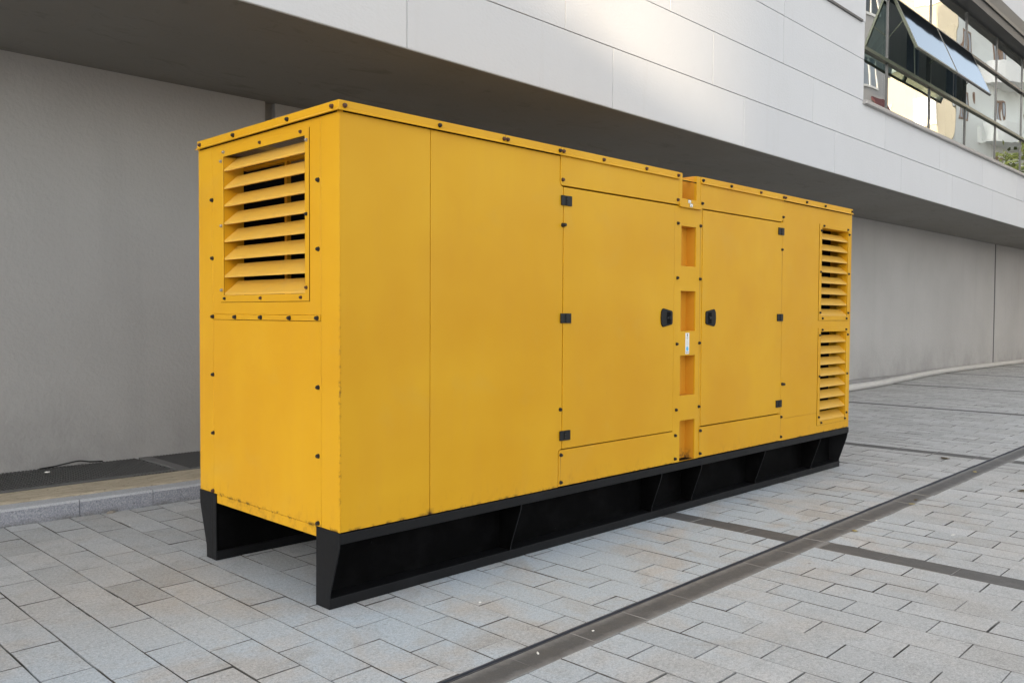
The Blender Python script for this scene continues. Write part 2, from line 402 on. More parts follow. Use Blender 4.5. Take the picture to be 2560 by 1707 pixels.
def kerb_y(x): return 3.055 - .032*x if x < 3 else 2.96 + .012*(x-3)
bands = [-6.34, -1.72, 2.893, 7.45, 12.3, 17.0, 21.7, 26.4, 31.1, 35.8]
BW = .197
tv, tf, tone, dark, edge = [], [], [], [], []
rnd = random.Random(3)
def tile(x0, x1, y0, y1, dk, gap=.0050):
    if x1-x0 < .03 or y1-y0 < .02: return
    g = gap*(.45+rnd.random()*.9); gx = g/2; gyy = g/2
    far = x0 > 14
    if y1 < -1.1 and rnd.random() < .10 and not far: gyy = .004+.003*rnd.random()
    h = rnd.uniform(-.0014, .0010); sl = rnd.uniform(-.0012, .0012); sm = rnd.uniform(-.0012, .0012)
    b = .0018; k = len(tv)
    a0, a1, b0, b1 = x0+gx, x1-gx, y0+gyy, y1-gyy
    hh = [h-sl-sm, h+sl-sm, h+sl+sm, h-sl+sm]
    for (x, y) in ((a0, b0), (a1, b0), (a1, b1), (a0, b1)): tv.append((x, gy(x, y), -.012))
    for i, (x, y) in enumerate(((a0, b0), (a1, b0), (a1, b1), (a0, b1))): tv.append((x, gy(x, y), hh[i]-b))
    for i, (x, y) in enumerate(((a0+b, b0+b), (a1-b, b0+b), (a1-b, b1-b), (a0+b, b1-b))): tv.append((x, gy(x, y), hh[i]))
    fs = [(8, 9, 10, 11)] + [(i, (i+1) % 4, (i+1) % 4+4, i+4) for i in range(4)] + [(i+4, (i+1) % 4+4, (i+1) % 4+8, i+8) for i in range(4)]
    t = min(1, max(0, rnd.gauss(.52, .24)))
    for q_, f in enumerate(fs): tf.append(tuple(i+k for i in f)); tone.append(t); dark.append(dk); edge.append(0.0 if q_ == 0 else 1.0)
CH0, CH1 = -1.143, -.950           # drain strip
def column(x0, x1, par, dk):
    if x0 > 36: return
    # north of the drain strip, up to the kerb or the wall
    top = kerb_y((x0+x1)/2) - TP*x0 + .02 if x0 < 12.4 else 4.75
    L = .415
    ph = .623 if par else .430
    k0 = math.floor((CH1-ph)/L); ys = [CH1]; k = k0+1
    while ph+k*L < top: ys.append(ph+k*L); k += 1
    ys.append(top)
    if ys[1]-ys[0] < .05: ys.pop(1)
    for a, b in zip(ys[:-1], ys[1:]): tile(x0, x1, a, b, dk)
    ys = [CH0]; y = CH0 - (L if par else L/2)
    while y > -7.5: ys.append(y); y -= L
    ys = ys[::-1]
    for a, b in zip(ys[:-1], ys[1:]): tile(x0, x1, a, b, dk)
for bi in range(len(bands)-1):
    xa, xb = bands[bi], bands[bi+1]
    column(xa, xa+BW, bi % 2 == 0, 1.0)
    n = 21; p = (xb-xa-BW)/n
    for j in range(n):
        column(xa+BW+j*p, xa+BW+(j+1)*p, (j+1) % 2 == 0, 0.0)
x = -5.9
while x < 36:
    tile(x, x+.408, CH0, CH1-.028, 1.0, .003); x += .408
me = bpy.data.meshes.new('pavement'); me.from_pydata(tv, [], tf)
for nm, arr in (('tone', tone), ('dark', dark), ('edge', edge)):
    a = me.attributes.new(nm, 'FLOAT', 'FACE'); a.data.foreach_set('value', arr)
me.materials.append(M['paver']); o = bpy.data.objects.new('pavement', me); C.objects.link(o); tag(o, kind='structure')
# slotted steel channel of the drain, one long L-profile
mb = MB(); pf = [(-.950, -.012), (-.950, .001), (-.956, .001), (-.956, -.008), (-.970, -.008), (-.970, -.001), (-.976, -.001), (-.976, -.012)]
a, b = -6, 36
mb.add([(a, gy(a, y), z) for y, z in pf] + [(b, gy(b, y), z) for y, z in pf], [(i, (i+1) % 8, (i+1) % 8+8, i+8) for i in range(8)])
o = mb.obj('drain_channel', M['slotmetal']); tag(o, kind='structure')

# kerb of granite blocks
mb = MB(); x = -6.0 + .02
xs = []; 
x = -.19 - .53*11
while x < 12.1: xs.append(x); x += .53
for a in xs:
    b = a+.527; a += .002; ya, yb = kerb_y(a), kerb_y(b); dz = rnd.uniform(-.002, .002)
    pa = [(0, -.1), (0, .108), (.012, .124), (.145, .130), (.145, -.1)]
    mb.add([(a, ya+u, z+dz) for u, z in pa] + [(b, yb+u, z+dz) for u, z in pa], [(0,1,2,3,4), (9,8,7,6,5)] + [(i, (i+1) % 5, (i+1) % 5+5, i+5) for i in range(5)])
o = mb.obj('kerb', M['kerb']); tag(o, kind='structure')
me = o.data; me.materials.append(M['kerbtop'])
for p in me.polygons:
    if p.normal.z > .5: p.material_index = 1
# stone strip behind the kerb, edge of the pit
mb = MB()
nn = 90; v = []; f = []
for i in range(nn+1):
    x = -6+18.5*i/nn; y0 = kerb_y(x)+.147+.008*math.sin(x*9)+rnd.uniform(-.004, .004); y1 = 3.585-.008*x
    v += [(x, y0, .05), (x, y0, .132), (x, y0+.02, .142+rnd.uniform(-.002, .002)), (x, y1, .145), (x, y1, -.05)]
for i in range(nn):
    for k in range(4): f.append((i*5+k, i*5+k+1, (i+1)*5+k+1, (i+1)*5+k))
o = link('kerb_backing', v, f, M['tan']); tag(o, kind='structure')
o = MB().box(-6, 12.5, 3.2, 5.2, -.2, .03).obj('pit_floor', M['gap']); tag(o, kind='structure')

# ribbed pit gratings and the plain plate between them
def wall_y(x): return 4.50 - .008*x
def grating(x0, x1, label):
    g = empty('floor_grating', label, 'grating', 'ribbed gratings along the wall', ((x0+x1)/2, 4.0, .10))
    r = MB(); px = g.location
    x = x0+.012
    while x < x1-.012:
        y0 = 3.635-.008*x; y1 = wall_y(x)-.004
        r.box(x-.007-px.x, x+.007-px.x, y0-px.y, y1-px.y, .0, .046); x += .030
    y = 3.70
    while y < 4.45:
        r.box(x0-px.x, x1-px.x, y-px.y, y+.008-px.y, .0, .040); y += .09
    r.obj('grate_bar', M['grate'], g)['label'] = 'dark ribs of the grating'
    fr = MB(); fr.box(x0-px.x, x1-px.x, 3.598-.008*x0-px.y, 3.632-.008*x0-px.y, -.05, .050)
    fr.obj('frame', M['grateplate'], g, .002)
    return g
grating(-4.2, .80, 'long dark ribbed grating at the foot of the plaster wall, left of the plain plate')
grating(.91, 2.9, 'short dark ribbed grating at the wall, between the plain plate and the generator')
o = MB().box(-.052, .052, -.45, .42, 0, .046).obj('cover_plate', M['grateplate'], None, .003); o.location = (.855, 4.055, .104)
tag(o, 'plain dark metal plate lying between the two ribbed gratings', 'cover plate')

# ================================================================== BUILDING
bld = empty('office_building', 'grey clad office building with deep overhang above the yellow generator', 'building')
def fy(x): return 2.0 + .017*x
SZ = 3.6635
# back wall with joints
def wallseg(x0, x1, dy=0.0):
    a, b = wall_y(x0)+dy, wall_y(x1)+dy
    return MB().add([(x0, a, -.2), (x1, b, -.2), (x1, b, SZ+.02), (x0, a, SZ+.02), (x0, a+.3, -.2), (x1, b+.3, -.2), (x1, b+.3, SZ+.02), (x0, a+.3, SZ+.02)],
        [(0,1,2,3), (5,4,7,6), (0,4,5,1), (3,2,6,7), (0,3,7,4), (1,5,6,2)])
for (a, b) in ((-6, 2.12), (2.235, 26.15), (26.27, 90)):
    wallseg(a, b).obj('wall', M['wall'], bld)
for (a, b) in ((2.12, 2.235), (26.15, 26.27)):
    wallseg(a, b, .012 if a > 20 else .07).obj('wall_joint', M['dark_joint'] if a > 20 else M['soffit'], bld)
# soffit slab
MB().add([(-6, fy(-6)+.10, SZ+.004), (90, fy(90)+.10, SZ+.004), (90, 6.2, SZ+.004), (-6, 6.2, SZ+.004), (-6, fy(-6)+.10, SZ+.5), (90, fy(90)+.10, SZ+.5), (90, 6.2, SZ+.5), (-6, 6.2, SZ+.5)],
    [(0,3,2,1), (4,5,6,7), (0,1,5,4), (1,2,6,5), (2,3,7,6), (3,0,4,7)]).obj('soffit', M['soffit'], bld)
# cladding slabs
rows = [(SZ+.004, 4.303), (4.303, 4.951), (4.951, 5.60), (5.60, 6.195), (6.195, 7.10), (7.10, 7.95), (7.95, 8.505), (8.505, 9.9), (9.9, 12)]
WX0 = 11.47
v, f, tn = [], [], []
def slab(x0, x1, z0, z1, y_out=0.0, th=.09, g=.0075):
    k = len(v); dy = rnd.uniform(-.0008, .0008)
    a, b, c, d = x0+g/2, x1-g/2, z0+g/2, z1-g/2
    e = .003
    for (x, z) in ((a, c), (b, c), (b, d), (a, d)): v.append((x, fy(x)+y_out+th, z))
    for (x, z) in ((a, c), (b, c), (b, d), (a, d)): v.append((x, fy(x)+y_out+e+dy, z))
    for (x, z) in ((a+e, c+e), (b-e, c+e), (b-e, d-e), (a+e, d-e)): v.append((x, fy(x)+y_out+dy, z))
    fs = [(8, 9, 10, 11)] + [(i, (i+1) % 4, (i+1) % 4+4, i+4) for i in range(4)] + [(i+4, (i+1) % 4+4, (i+1) % 4+8, i+8) for i in range(4)]
    t = rnd.uniform(.1, .9)
    for q in fs: f.append(tuple(i+k for i in q)); tn.append(t)
offs = [2.03, 4.03-.0, 5.87, 3.1, 4.6, 5.1, 2, 4, 3]
for r, (z0, z1) in enumerate(rows):
    P = 2.78; x = offs[r] - P*5
    while x < 88:
        a, b = max(x, -6), x+P
        if b < -5.9: x += P; continue
        if z0 >= 4.94 and z1 <= 7.96:
            if a < WX0:
                b2 = min(b, WX0-.0)
                if b2-a > .05: slab(a, b2+(.0025 if b2 == WX0 else 0), z0, z1)
        elif 7.94 <= z0 < 8.3:
            if a < WX0: slab(a, min(b, WX0), z0, z1)
        else: slab(a, b, z0, z1)
        x += P
me = bpy.data.meshes.new('facade_cladding'); me.from_pydata(v, [], f)
a_ = me.attributes.new('tone', 'FLOAT', 'FACE'); a_.data.foreach_set('value', tn); me.materials.append(M['clad'])
o = bpy.data.objects.new('facade_cladding', me); C.objects.link(o); o.parent = bld
# backing behind joints, parapet and roof
def fbox(name, x0, x1, d0, d1, z0, z1, mat, parent=bld, bevel=0):
    return MB().add([(x0, fy(x0)+d0, z0), (x1, fy(x1)+d0, z0), (x1, fy(x1)+d1, z0), (x0, fy(x0)+d1, z0), (x0, fy(x0)+d0, z1), (x1, fy(x1)+d0, z1), (x1, fy(x1)+d1, z1), (x0, fy(x0)+d1, z1)],
        [(0,3,2,1), (4,5,6,7), (0,1,5,4), (1,2,6,5), (2,3,7,6), (3,0,4,7)]).obj(name, mat, parent, bevel)
fbox('backing_wall', -6, 90, .0925, .30, SZ+.51, 4.94, M['dark_joint'])
fbox('backing_wall', -9, WX0-.01, .0925, .30, 4.945, 12, M['dark_joint'])
fbox('soffit_edge', -6, 90, .003, .0995, SZ+.0, SZ+.0055, M['soffit'])
fbox('window_head', WX0+.004, 90, -.05, .30, 7.94, 8.50, M['head'])
fbox('backing_wall', WX0, 90, .0925, .30, 8.505, 12, M['dark_joint'])
fbox('window_head_rail', WX0+.004, 90, -.09, -.052, 8.12, 8.19, M['alu'])
fbox('roof', -6, 90, .31, 14, 11.6, 12.0, M['roofing'])
# ledge rail left of the window
fbox('ledge_rail', 6.0, 11.30, -.03, -.001, 6.165, 6.20, M['head'], bld, .003)
# interior of the upper floor
fbox('room_floor', 11.5, 60, .35, 7, 4.3, 4.90, M['room'])
fbox('room_back_wall', 11.5, 60, 4.2, 4.4, 4.905, 7.85, M['room'])
fbox('room_ceiling', 11.5, 60, .35, 4.19, 7.60, 7.86, M['room'])
fbox('room_side_wall', 11.32, 11.45, .31, 4.19, 4.905, 7.85, M['room'])
for xx in (14.6, 14.78, 16.9, 17.05): fbox('interior_post', xx, xx+.09, .32, .46, 4.905, 7.58, M['room2'])
# ribbon window
fbox('window_sill', 11.40, 90, -.07, .34, 4.895, 4.955, M['sill'], bld, .006)
bays = [11.50, 12.93, 15.10, 17.31, 19.55] + [19.55+2.22*k for k in range(1, 12)]
GD = .20
fbox('window_transom', 11.48, bays[-1], GD-.05, GD+.05, 5.895, 5.955, M['alulight'], bld, .004)
fbox('window_transom', 11.48, bays[-1], GD-.05, GD+.05, 7.03, 7.085, M['alu'], bld, .004)
fbox('window_jamb', 11.472, 11.50, .092, GD+.06, 4.957, 7.90, M['alu'])
for i in range(len(bays)-1):
    x0, x1 = bays[i], bays[i+1]
    wn = fbox('window', x0-.012, x0+.012, GD-.022, GD+.06, 4.958, 7.895, M['alu'])      # mullion of this bay carries its panes
    for (z0, z1) in ((4.958, 5.893), (5.957, 7.028), (7.087, 7.893)):
        if z0 == 5.957 and i in (1, 2): continue
        xa, xb = x0+.014, x1-.014
        link('pane', [(xa, fy(xa)+GD, z0), (xb, fy(xb)+GD, z0), (xb, fy(xb)+GD, z1), (xa, fy(xa)+GD, z1)], [(0, 1, 2, 3)], M['glass'], wn)
# open sashes
for i in (1, 2):
    x0, x1 = bays[i]+.01, bays[i+1]-.01
    sh = empty('window_sash', None, None); sh.parent = bld
    hy, hz = GD+.0, 7.02
    L = 1.03; ay, az = -.40/L, -.95/L
    L = 1.03
    def sp(x, t, n):   # along sash t, normal n (outwards)
        return (x, fy(x)+hy-.09+ay*t+(-.922)*n, hz+az*t+(.388)*n)
    def sbar(xa, xb, t0, t1, n0=-.022, n1=.022):
        return [sp(xa, t0, n0), sp(xb, t0, n0), sp(xb, t1, n0), sp(xa, t1, n0), sp(xa, t0, n1), sp(xb, t0, n1), sp(xb, t1, n1), sp(xa, t1, n1)]
    fc = [(0,3,2,1), (4,5,6,7), (0,1,5,4), (1,2,6,5), (2,3,7,6), (3,0,4,7)]
    m = MB()
    m.add(sbar(x0, x1, 0, .045), fc); m.add(sbar(x0, x1, L-.04, L), fc)
    m.add(sbar(x0, x0+.045, .045, L-.04), fc); m.add(sbar(x1-.045, x1, .045, L-.04), fc)
    m.obj('sash_frame', M['alu'] if i == 2 else M['alulight'], sh, .003)
    link('sash_glass', [sp(x0+.04, .04, .023), sp(x1-.04, .04, .023), sp(x1-.04, L-.035, .023), sp(x0+.04, L-.035, .023)], [(0, 1, 2, 3)], M['sashglass'], sh)
    for xx in (x0+.03, x1-.03):
        MB().cyl(sp(xx, .45, -.02), (xx, fy(xx)+GD, 6.35), .010, 8).obj('sash_stay', M['alulight'], sh)
pts = []
for k in range(24):
    t = k/23; pts.append((14.50+.10*math.sin(t*math.pi), fy(14.5)+.30, 6.95-1.0*math.sin(t*math.pi)**.8 if t < .6 else 6.95-1.0*math.sin(t*math.pi)**.8))
MB().tube(pts, .008, 6).obj('blind_cord', M['cord'], bld)

# ================================================================== GENERATOR
gen = empty('generator', 'large yellow container style diesel generator with black skid standing on grey pavers', 'generator')
H, L, W, ZB = 2.5455, 5.956, 1.519, .407
Y = M['yellow']
def plate(name, fn, pts, w0=0.0, w1=.02, mat=None, bevel=.0022, parent=gen):
    return MB().prism(pts, fn, w0, w1).obj(name, mat or Y, parent, bevel, 2)
def R4(a, b, c, d): return [(a, c), (b, c), (b, d), (a, d)]
def holed(name, fn, outer, holes, w0, w1, mat=None, parent=gen):
    us = sorted({outer[0], outer[1], *[h[0] for h in holes], *[h[1] for h in holes]})
    vs = sorted({outer[2], outer[3], *[h[2] for h in holes], *[h[3] for h in holes]})
    bm = bmesh.new(); V = {}
    def vert(i, j, k):
        if (i, j, k) not in V: V[(i, j, k)] = bm.verts.new(fn(us[i], vs[j], (w0, w1)[k]))
        return V[(i, j, k)]
    def solid(i, j):
        if i < 0 or j < 0 or i >= len(us)-1 or j >= len(vs)-1: return False
        cu, cv = (us[i]+us[i+1])/2, (vs[j]+vs[j+1])/2
        return not any(h[0] < cu < h[1] and h[2] < cv < h[3] for h in holes)
    for i in range(len(us)-1):
        for j in range(len(vs)-1):
            if not solid(i, j): continue
            for k in (0, 1): bm.faces.new([vert(i, j, k), vert(i+1, j, k), vert(i+1, j+1, k), vert(i, j+1, k)])
            for (di, dj, a, b) in ((-1, 0, (i, j), (i, j+1)), (1, 0, (i+1, j), (i+1, j+1)), (0, -1, (i, j), (i+1, j)), (0, 1, (i, j+1), (i+1, j+1))):
                if not solid(i+di, j+dj): bm.faces.new([vert(*a, 0), vert(*b, 0), vert(*b, 1), vert(*a, 1)])
    bmesh.ops.recalc_face_normals(bm, faces=bm.faces)
    ed = [e for e in bm.edges if len(e.link_faces) == 2 and e.calc_face_angle(0) > .5]
    bmesh.ops.bevel(bm, geom=ed, offset=.0018, segments=2, profile=.5, affect='EDGES', clamp_overlap=True)
    me = bpy.data.meshes.new(name); bm.to_mesh(me); bm.free(); me.materials.append(mat or Y)
    o = bpy.data.objects.new(name, me); C.objects.link(o); o.parent = parent
    return o
TZ = 2.50      # top of the side skins, under the rim
# --- front skins
plate('side_panel', front, R4(.003, .5785, ZB, TZ))
plate('side_panel', front, [(.5825, ZB), (1.6315, ZB), (1.6315, .637), (1.6625, .650), (1.6625, 2.300), (1.645, 2.3055), (1.6305, 2.322), (1.6305, TZ), (.5825, TZ)])
plate('upper_panel', front, [(1.6335, TZ), (1.6335, 2.3235), (1.638, 2.314), (1.648, 2.3085), (2.9385, 2.3085), (2.9385, TZ)], -.005, .02)
plate('lower_panel', front, [(1.6355, .411), (2.8945, .411), (2.8945, .6415), (1.650, .6415), (1.640, .637), (1.6355, .627)], -.003, .02)
plate('upper_panel', front, [(3.2305, TZ), (3.2305, 2.322), (3.236, 2.313), (3.246, 2.3085), (4.508, 2.3085), (4.5445, 2.330), (4.5445, TZ)], -.005, .02)
plate('lower_panel', front, R4(3.251, 4.5445, .411, .6425), -.003, .02)
plate('pillar_edge', front, R4(3.2495, 3.2655, .6445, 2.3065), .0, .02)
# louvred end section of the long side
UL = (5.297, 5.868, 1.497, 2.317); LL = (5.302, 5.862, .515, 1.352)
holed('side_panel', front, (4.548, L, .6, TZ), [(UL[0]-.01, UL[1]+.01, UL[2]-.01, UL[3]+.01), (LL[0]-.01, LL[1]+.01, .601, LL[3]+.01)], 0, .02)
plate('side_panel', front, R4(4.548, 5.29, ZB, .598)); plate('side_panel', front, R4(5.292, 5.872, ZB, .500)); plate('side_panel', front, R4(5.874, L, ZB, .598))
plate('panel_edge', front, R4(4.5125, 4.546, .645, 2.304))
# pillar with recesses
slots = [(2.986, 3.182, 1.864, 2.159), (2.986, 3.184, 1.381, 1.679), (2.987, 3.187, .901, 1.198), (2.989, 3.192, .4105, .714)]
pil = holed('ladder_pillar', front, (2.897, 3.247, .409, 2.300), slots, 0, .012)
for s in slots:
    a, b, c, d = s; dp = .085
    m = MB()
    m.add([(a, .012, c), (a, .012, d), (a, dp, d), (a, dp, c)], [(0, 1, 2, 3)])
    m.add([(b, .012, c), (b, .012, d), (b, dp, d), (b, dp, c)], [(0, 3, 2, 1)])
    m.add([(a, dp, c), (b, dp, c), (b, dp, d), (a, dp, d)], [(0, 3, 2, 1)])
    m.add([(a, .012, d), (b, .012, d), (b, dp, d), (a, dp, d)], [(0, 1, 2, 3)])
    m.add([(a, .012, c), (b, .012, c), (b, dp, c), (a, dp, c)], [(0, 3, 2, 1)])
    m.obj('recess', M['slot'], pil)
# top lifting recess
holed('lifting_frame', front, (2.941, 3.2285, 2.3035, H-.002), [(2.986, 3.177, 2.360, H-.002)], -.004, .02)
m = MB(); dp = .26
a, b, c, d = 2.986, 3.177, 2.360, H
m.add([(a, .02, c), (a, .02, d), (a, dp, d), (a, dp, c)], [(0, 1, 2, 3)]); m.add([(b, .02, c), (b, .02, d), (b, dp, d), (b, dp, c)], [(0, 3, 2, 1)])
m.add([(a, dp, c), (b, dp, c), (b, dp, d-.01), (a, dp, d-.01)], [(0, 3, 2, 1)]); m.add([(a, .02, c), (b, .02, c), (b, dp, c), (a, dp, c)], [(0, 3, 2, 1)])
m.obj('recess', M['slot'], gen)
MB().cyl((a-.001, .055, 2.508), (b+.001, .055, 2.508), .010, 14).obj('lifting_bar', Y, gen, smooth=False)
plate('ledge', front, [(2.942, 2.330), (2.942, 2.300), (2.948, 2.293), (3.230, 2.293), (3.230, 2.330)], -.016, -.0045)
plate('ledge', front, [(2.946, 2.297), (3.230, 2.297), (3.230, 2.2925), (2.946, 2.2925)], -.024, -.0165, None, .001)
# doors
def door(x0, x1, z0, z1, hx, hzs, handle_side):
    d = plate('door', front, R4(x0, x1, z0, z1), -.003, .02)
    for z in hzs:
        h = MB().box(hx-.049, hx-.003, -.012, -.0035, z-.031, z+.031).obj('hinge', M['hinge'], d, .002)
        h2 = MB().box(hx+.003, hx+.049, -.012, -.0035, z-.031, z+.031).box(hx-.003, hx+.003, -.012, -.0035, z-.028, z+.028)
        for k in range(3): h2.cyl((hx, -.013, z-.028+k*.019), (hx, -.013, z-.028+k*.019+.016), .0075, 10)
        h2.obj('hinge_leaf', M['hinge'], h)
    s = handle_side; cx = 2.797 if s > 0 else 3.388; zc = 1.481
    pts = [(-.073, 0), (-.068, .045), (-.052, .066), (-.040, .067), (.062, .050), (.072, .040), (.072, -.040), (.062, -.050), (-.040, -.067), (-.052, -.066), (-.068, -.045)]
    pts = [(cx+s*u, zc+v_) for u, v_ in pts]
    hd = MB().prism(pts, front, -.013, -.0035).obj('door_handle', M['plastic'], d, .004, 3)
    for zz in (-.027, .024):
        MB().box(cx-.004*s, cx+.042*s, -.0145, -.0135, zc+zz-.019, zc+zz+.017).obj('finger_recess', M['void'], hd)
    MB().cyl((cx+.030*s, -.013, zc), (cx+.030*s, -.024, zc), .011, 14).box(cx-.006*s, cx+.03*s, -.020, -.013, zc-.006, zc+.006).obj('latch', M['hinge'], hd, .001)
    return d
door(1.6675, 2.8925, .6485, 2.2990, 1.686, (2.215, 1.476, .733), 1)
door(3.2705, 4.5090, .6515, 2.2995, 4.502, (2.225, 1.483, .736), -1)
# labels
lb = MB().box(3.053, 3.103, -.0012, -.0001, 1.210, 1.367).obj('label_sticker', M['label'], gen)
lb['label'] = 'narrow white sticker with blue oval'
ov = [(3.078+.016*math.cos(t*math.pi/10), 1.248+.018*math.sin(t*math.pi/10)) for t in range(20)]
MB().prism(ov, front, -.0016, -.0013).obj('print', M['labelblue'], lb)
mk = MB()
for (a, b, c, d) in ((3.073, 3.083, 1.344, 1.360), (3.074, 3.082, 1.337, 1.342), (3.055, 3.062, 1.331, 1.3325), (3.064, 3.092, 1.330, 1.3315), (3.094, 3.101, 1.331, 1.3325), (3.0745, 3.0815, 1.321, 1.327), (3.075, 3.081, 1.272, 1.2765), (3.058, 3.098, 1.222, 1.2245), (3.060, 3.096, 1.217, 1.219)):
    mk.box(a, b, -.0016, -.0013, c, d)
mk.obj('print', M['ink'], lb)
mk = MB()
for k in range(5): mk.box(3.066, 3.090, -.0016, -.0013, 1.284+k*.007, 1.2855+k*.007)
mk.obj('print', M['inkgrey'], lb)
for (cx, cz, yy) in ((3.081, 2.343, -.0048), (3.087, 2.315, -.0168)):
    s1 = MB().box(cx-.020, cx+.020, yy-.0008, yy+.0002, cz-.014, cz+.014).obj('pictogram_sticker', M['ink'], gen)
    MB().box(cx-.0175, cx+.0175, yy-.0012, yy-.0009, cz-.0115, cz+.0115).obj('print', M['label'], s1)
    MB().box(cx-.004, cx+.004, yy-.0016, yy-.0013, cz-.009, cz+.001).box(cx, cx+.010, yy-.0016, yy-.0013, cz-.009, cz-.006).obj('print', M['inkgrey'], s1)
# --- louvres
def louvre(fn, outer, op, n, zt0, step, dep, over, backmesh=True):
    fr = holed('louvre_frame', fn, outer, [op], -.0055, -.0013, Y)
    gk = .0022; holed('frame_shade', fn, (outer[0]-gk, outer[1]+gk, outer[2]-gk, outer[3]), [op], -.0012, -.0002, M['gap'], fr)  # dark sheet painting the shadow gap round the frame
    a, b, c, d = op
    m = MB()    # reveal of the opening
    for (p, q) in (((a, c), (a, d)), ((b, c), (b, d)), ((a, c), (b, c)), ((a, d), (b, d)))[:3 if fn is end else 4]:
        m.add([fn(p[0], p[1], .0), fn(q[0], q[1], .0), fn(q[0], q[1], dep), fn(p[0], p[1], dep)], [(0, 1, 2, 3)])
    m.obj('louvre_reveal', Y, fr)
    for k in range(n):
        z0 = zt0 + step*k
        rise = step*(.80 if fn is end else .62); d0 = .0005
        pr = [(d0, z0), (d0, z0+.007), (dep*.70, z0+rise+.004), (dep*.70+.002, z0+rise), (d0+.006, z0+.001), (d0+.016, z0+.001)]
        pr = [(d0, z0), (d0, z0+.011), (dep*.68, z0+rise+.003), (dep*.68+.002, z0+rise), (d0+.004, z0+.006), (d0+.014, z0+.0045), (d0+.014, z0)]
        v_ = [fn(a+.001, z, w_) for w_, z in pr] + [fn(b-.001, z, w_) for w_, z in pr]; N = len(pr)
        MB().add(v_, [tuple(range(N)), tuple(range(2*N-1, N-1, -1))] + [(i, (i+1) % N, (i+1) % N+N, i+N) for i in range(N)]).obj('louvre_blade', M['blade'], fr)
    return fr
ENDOP = (.307, 1.191, 1.601, 2.413)
fe = louvre(end, (.270, 1.228, 1.562, 2.452), ENDOP, 8, 1.603, .1037, .125, 0)
louvre(front, (5.250, 5.906, 1.457, 2.350), UL, 8, 1.4985, .1022, .10, 0)
louvre(front, (5.254, 5.902, .478, 1.386), LL, 8, .5165, .1046, .10, 0)
# end louvre: flange behind, mullion, mesh roof
MB().box(.118, .122, .307, .33, 1.601, 2.413).obj('inner_flange', Y, fe)
MB().box(.022, .55, 1.262, 1.268, 1.5, 2.425).obj('shade_liner', M['void'], gen)  # added black sheets that keep the chamber behind the louvre dark
MB().box(.022, .55, .245, .250, 1.5, 2.425).obj('shade_liner', M['void'], gen)
MB().box(.126, .150, .700, .728, 1.56, 2.43).obj('louvre_mullion', Y, fe)
MB().box(.125, .150, .31, 1.19, 2.345, 2.362).box(.152, .44, .70, .722, 2.375, 2.395).obj('inner_rail', Y, fe)
m = MB(); x = .03
while x < .98: m.box(x, x+.003, .28, 1.24, 2.430, 2.433); x += .024
y = .28
while y < 1.24: m.box(.03, .98, y, y+.003, 2.4335, 2.4365); y += .024
m.obj('outlet_mesh', M['mesh'], fe)
MB().box(.45, .50, .16, 1.36, .9, 2.42).obj('radiator_core', M['void'], gen)
# --- end skins
m = holed('end_panel', end, (.1675, 1.337, 1.4905, TZ), [(.297, 1.201, 1.591, 2.423)], 0, .02)
plate('end_panel', end, R4(.1675, 1.337, ZB-.001, 1.4585))
plate('end_strap', end, R4(.1685, 1.334, 1.4600, 1.4895), -.005, .018)
plate('corner_post', end, R4(0, .1645, ZB, TZ), 0, .0025, None, .001)
plate('corner_post', end, [(1.3385, ZB), (W, ZB), (W, TZ), (1.3385, TZ)], 0, .02, None, .002)
plate('end_sill', end, R4(.209, 1.309, .350, .4035), .004, .03)
# --- far side, back, underside, roof
plate('end_panel', end, R4(.02, W, ZB, TZ), L-.02, L)
for (a, b) in ((.021, 1.63), (1.633, 2.985), (2.988, 4.54), (4.543, L-.021)):
    plate('rear_panel', front, R4(a, b, ZB, TZ), W-.02, W)
MB().box(.02, L-.02, .02, W-.02, ZB-.004, ZB+.004).obj('floor_pan', M['void'], gen)
MB().box(1.0, L-.02, .27, W-.02, 2.500, 2.530).box(1.0, 2.98, .021, .27, 2.500, 2.530).box(3.183, L-.02, .021, .27, 2.500, 2.530).box(.021, 1.0, .021, .27, 2.50, 2.53).box(.021, 1.0, 1.25, W-.021, 2.50, 2.53).obj('roof_panel', Y, gen, .002)
MB().box(5.11, 5.93, .20, .21, ZB+.01, 2.495).obj('inner_bulkhead', M['void'], gen)
MB().box(1.01, 1.02, .021, W-.021, ZB+.01, 2.495).obj('inner_bulkhead', M['void'], gen)
MB().box(.60, 5.1, .10, .104, ZB+.01, 2.35).obj('inner_lining', M['void'], gen)
# --- rim
PR = [(.004, H-.0), (-.008, H-.001), (-.009, 2.506), (-.024, 2.4935), (-.0225, 2.4905), (-.006, 2.4985), (.004, 2.500)]
def rim(fn, a, b, ea=0, eb=0):       # ea/eb: mitre at the ends
    N = len(PR)
    v_ = [fn(a + (w_ if ea else 0), z, w_) for w_, z in PR] + [fn(b - (w_ if eb else 0), z, w_) for w_, z in PR]
    return MB().add(v_, [tuple(range(N)), tuple(range(2*N-1, N-1, -1))] + [(i, (i+1) % N, (i+1) % N+N, i+N) for i in range(N)]).obj('roof_rim', Y, gen, .0008, 1)
rim(front, 0, 1.1385, 1); rim(front, 1.1415, 1.6305); rim(front, 1.6335, 2.9385); rim(front, 3.2305, 4.5455); rim(front, 4.5485, 5.952)
rim(end, 0, W, 1)
MB().box(0, L, W-.004, W+.008, 2.49, H).obj('roof_rim', Y, gen, .002)
MB().box(L, L+.008, 0, W, 2.49, H).obj('roof_rim', Y, gen, .002)
MB().box(.004, 2.93, .004, .020, 2.5005, H-.012).obj('rim_backing', M['gap'], gen)
MB().box(3.24, L-.004, .004, .020, 2.5005, H-.012).obj('rim_backing', M['gap'], gen)
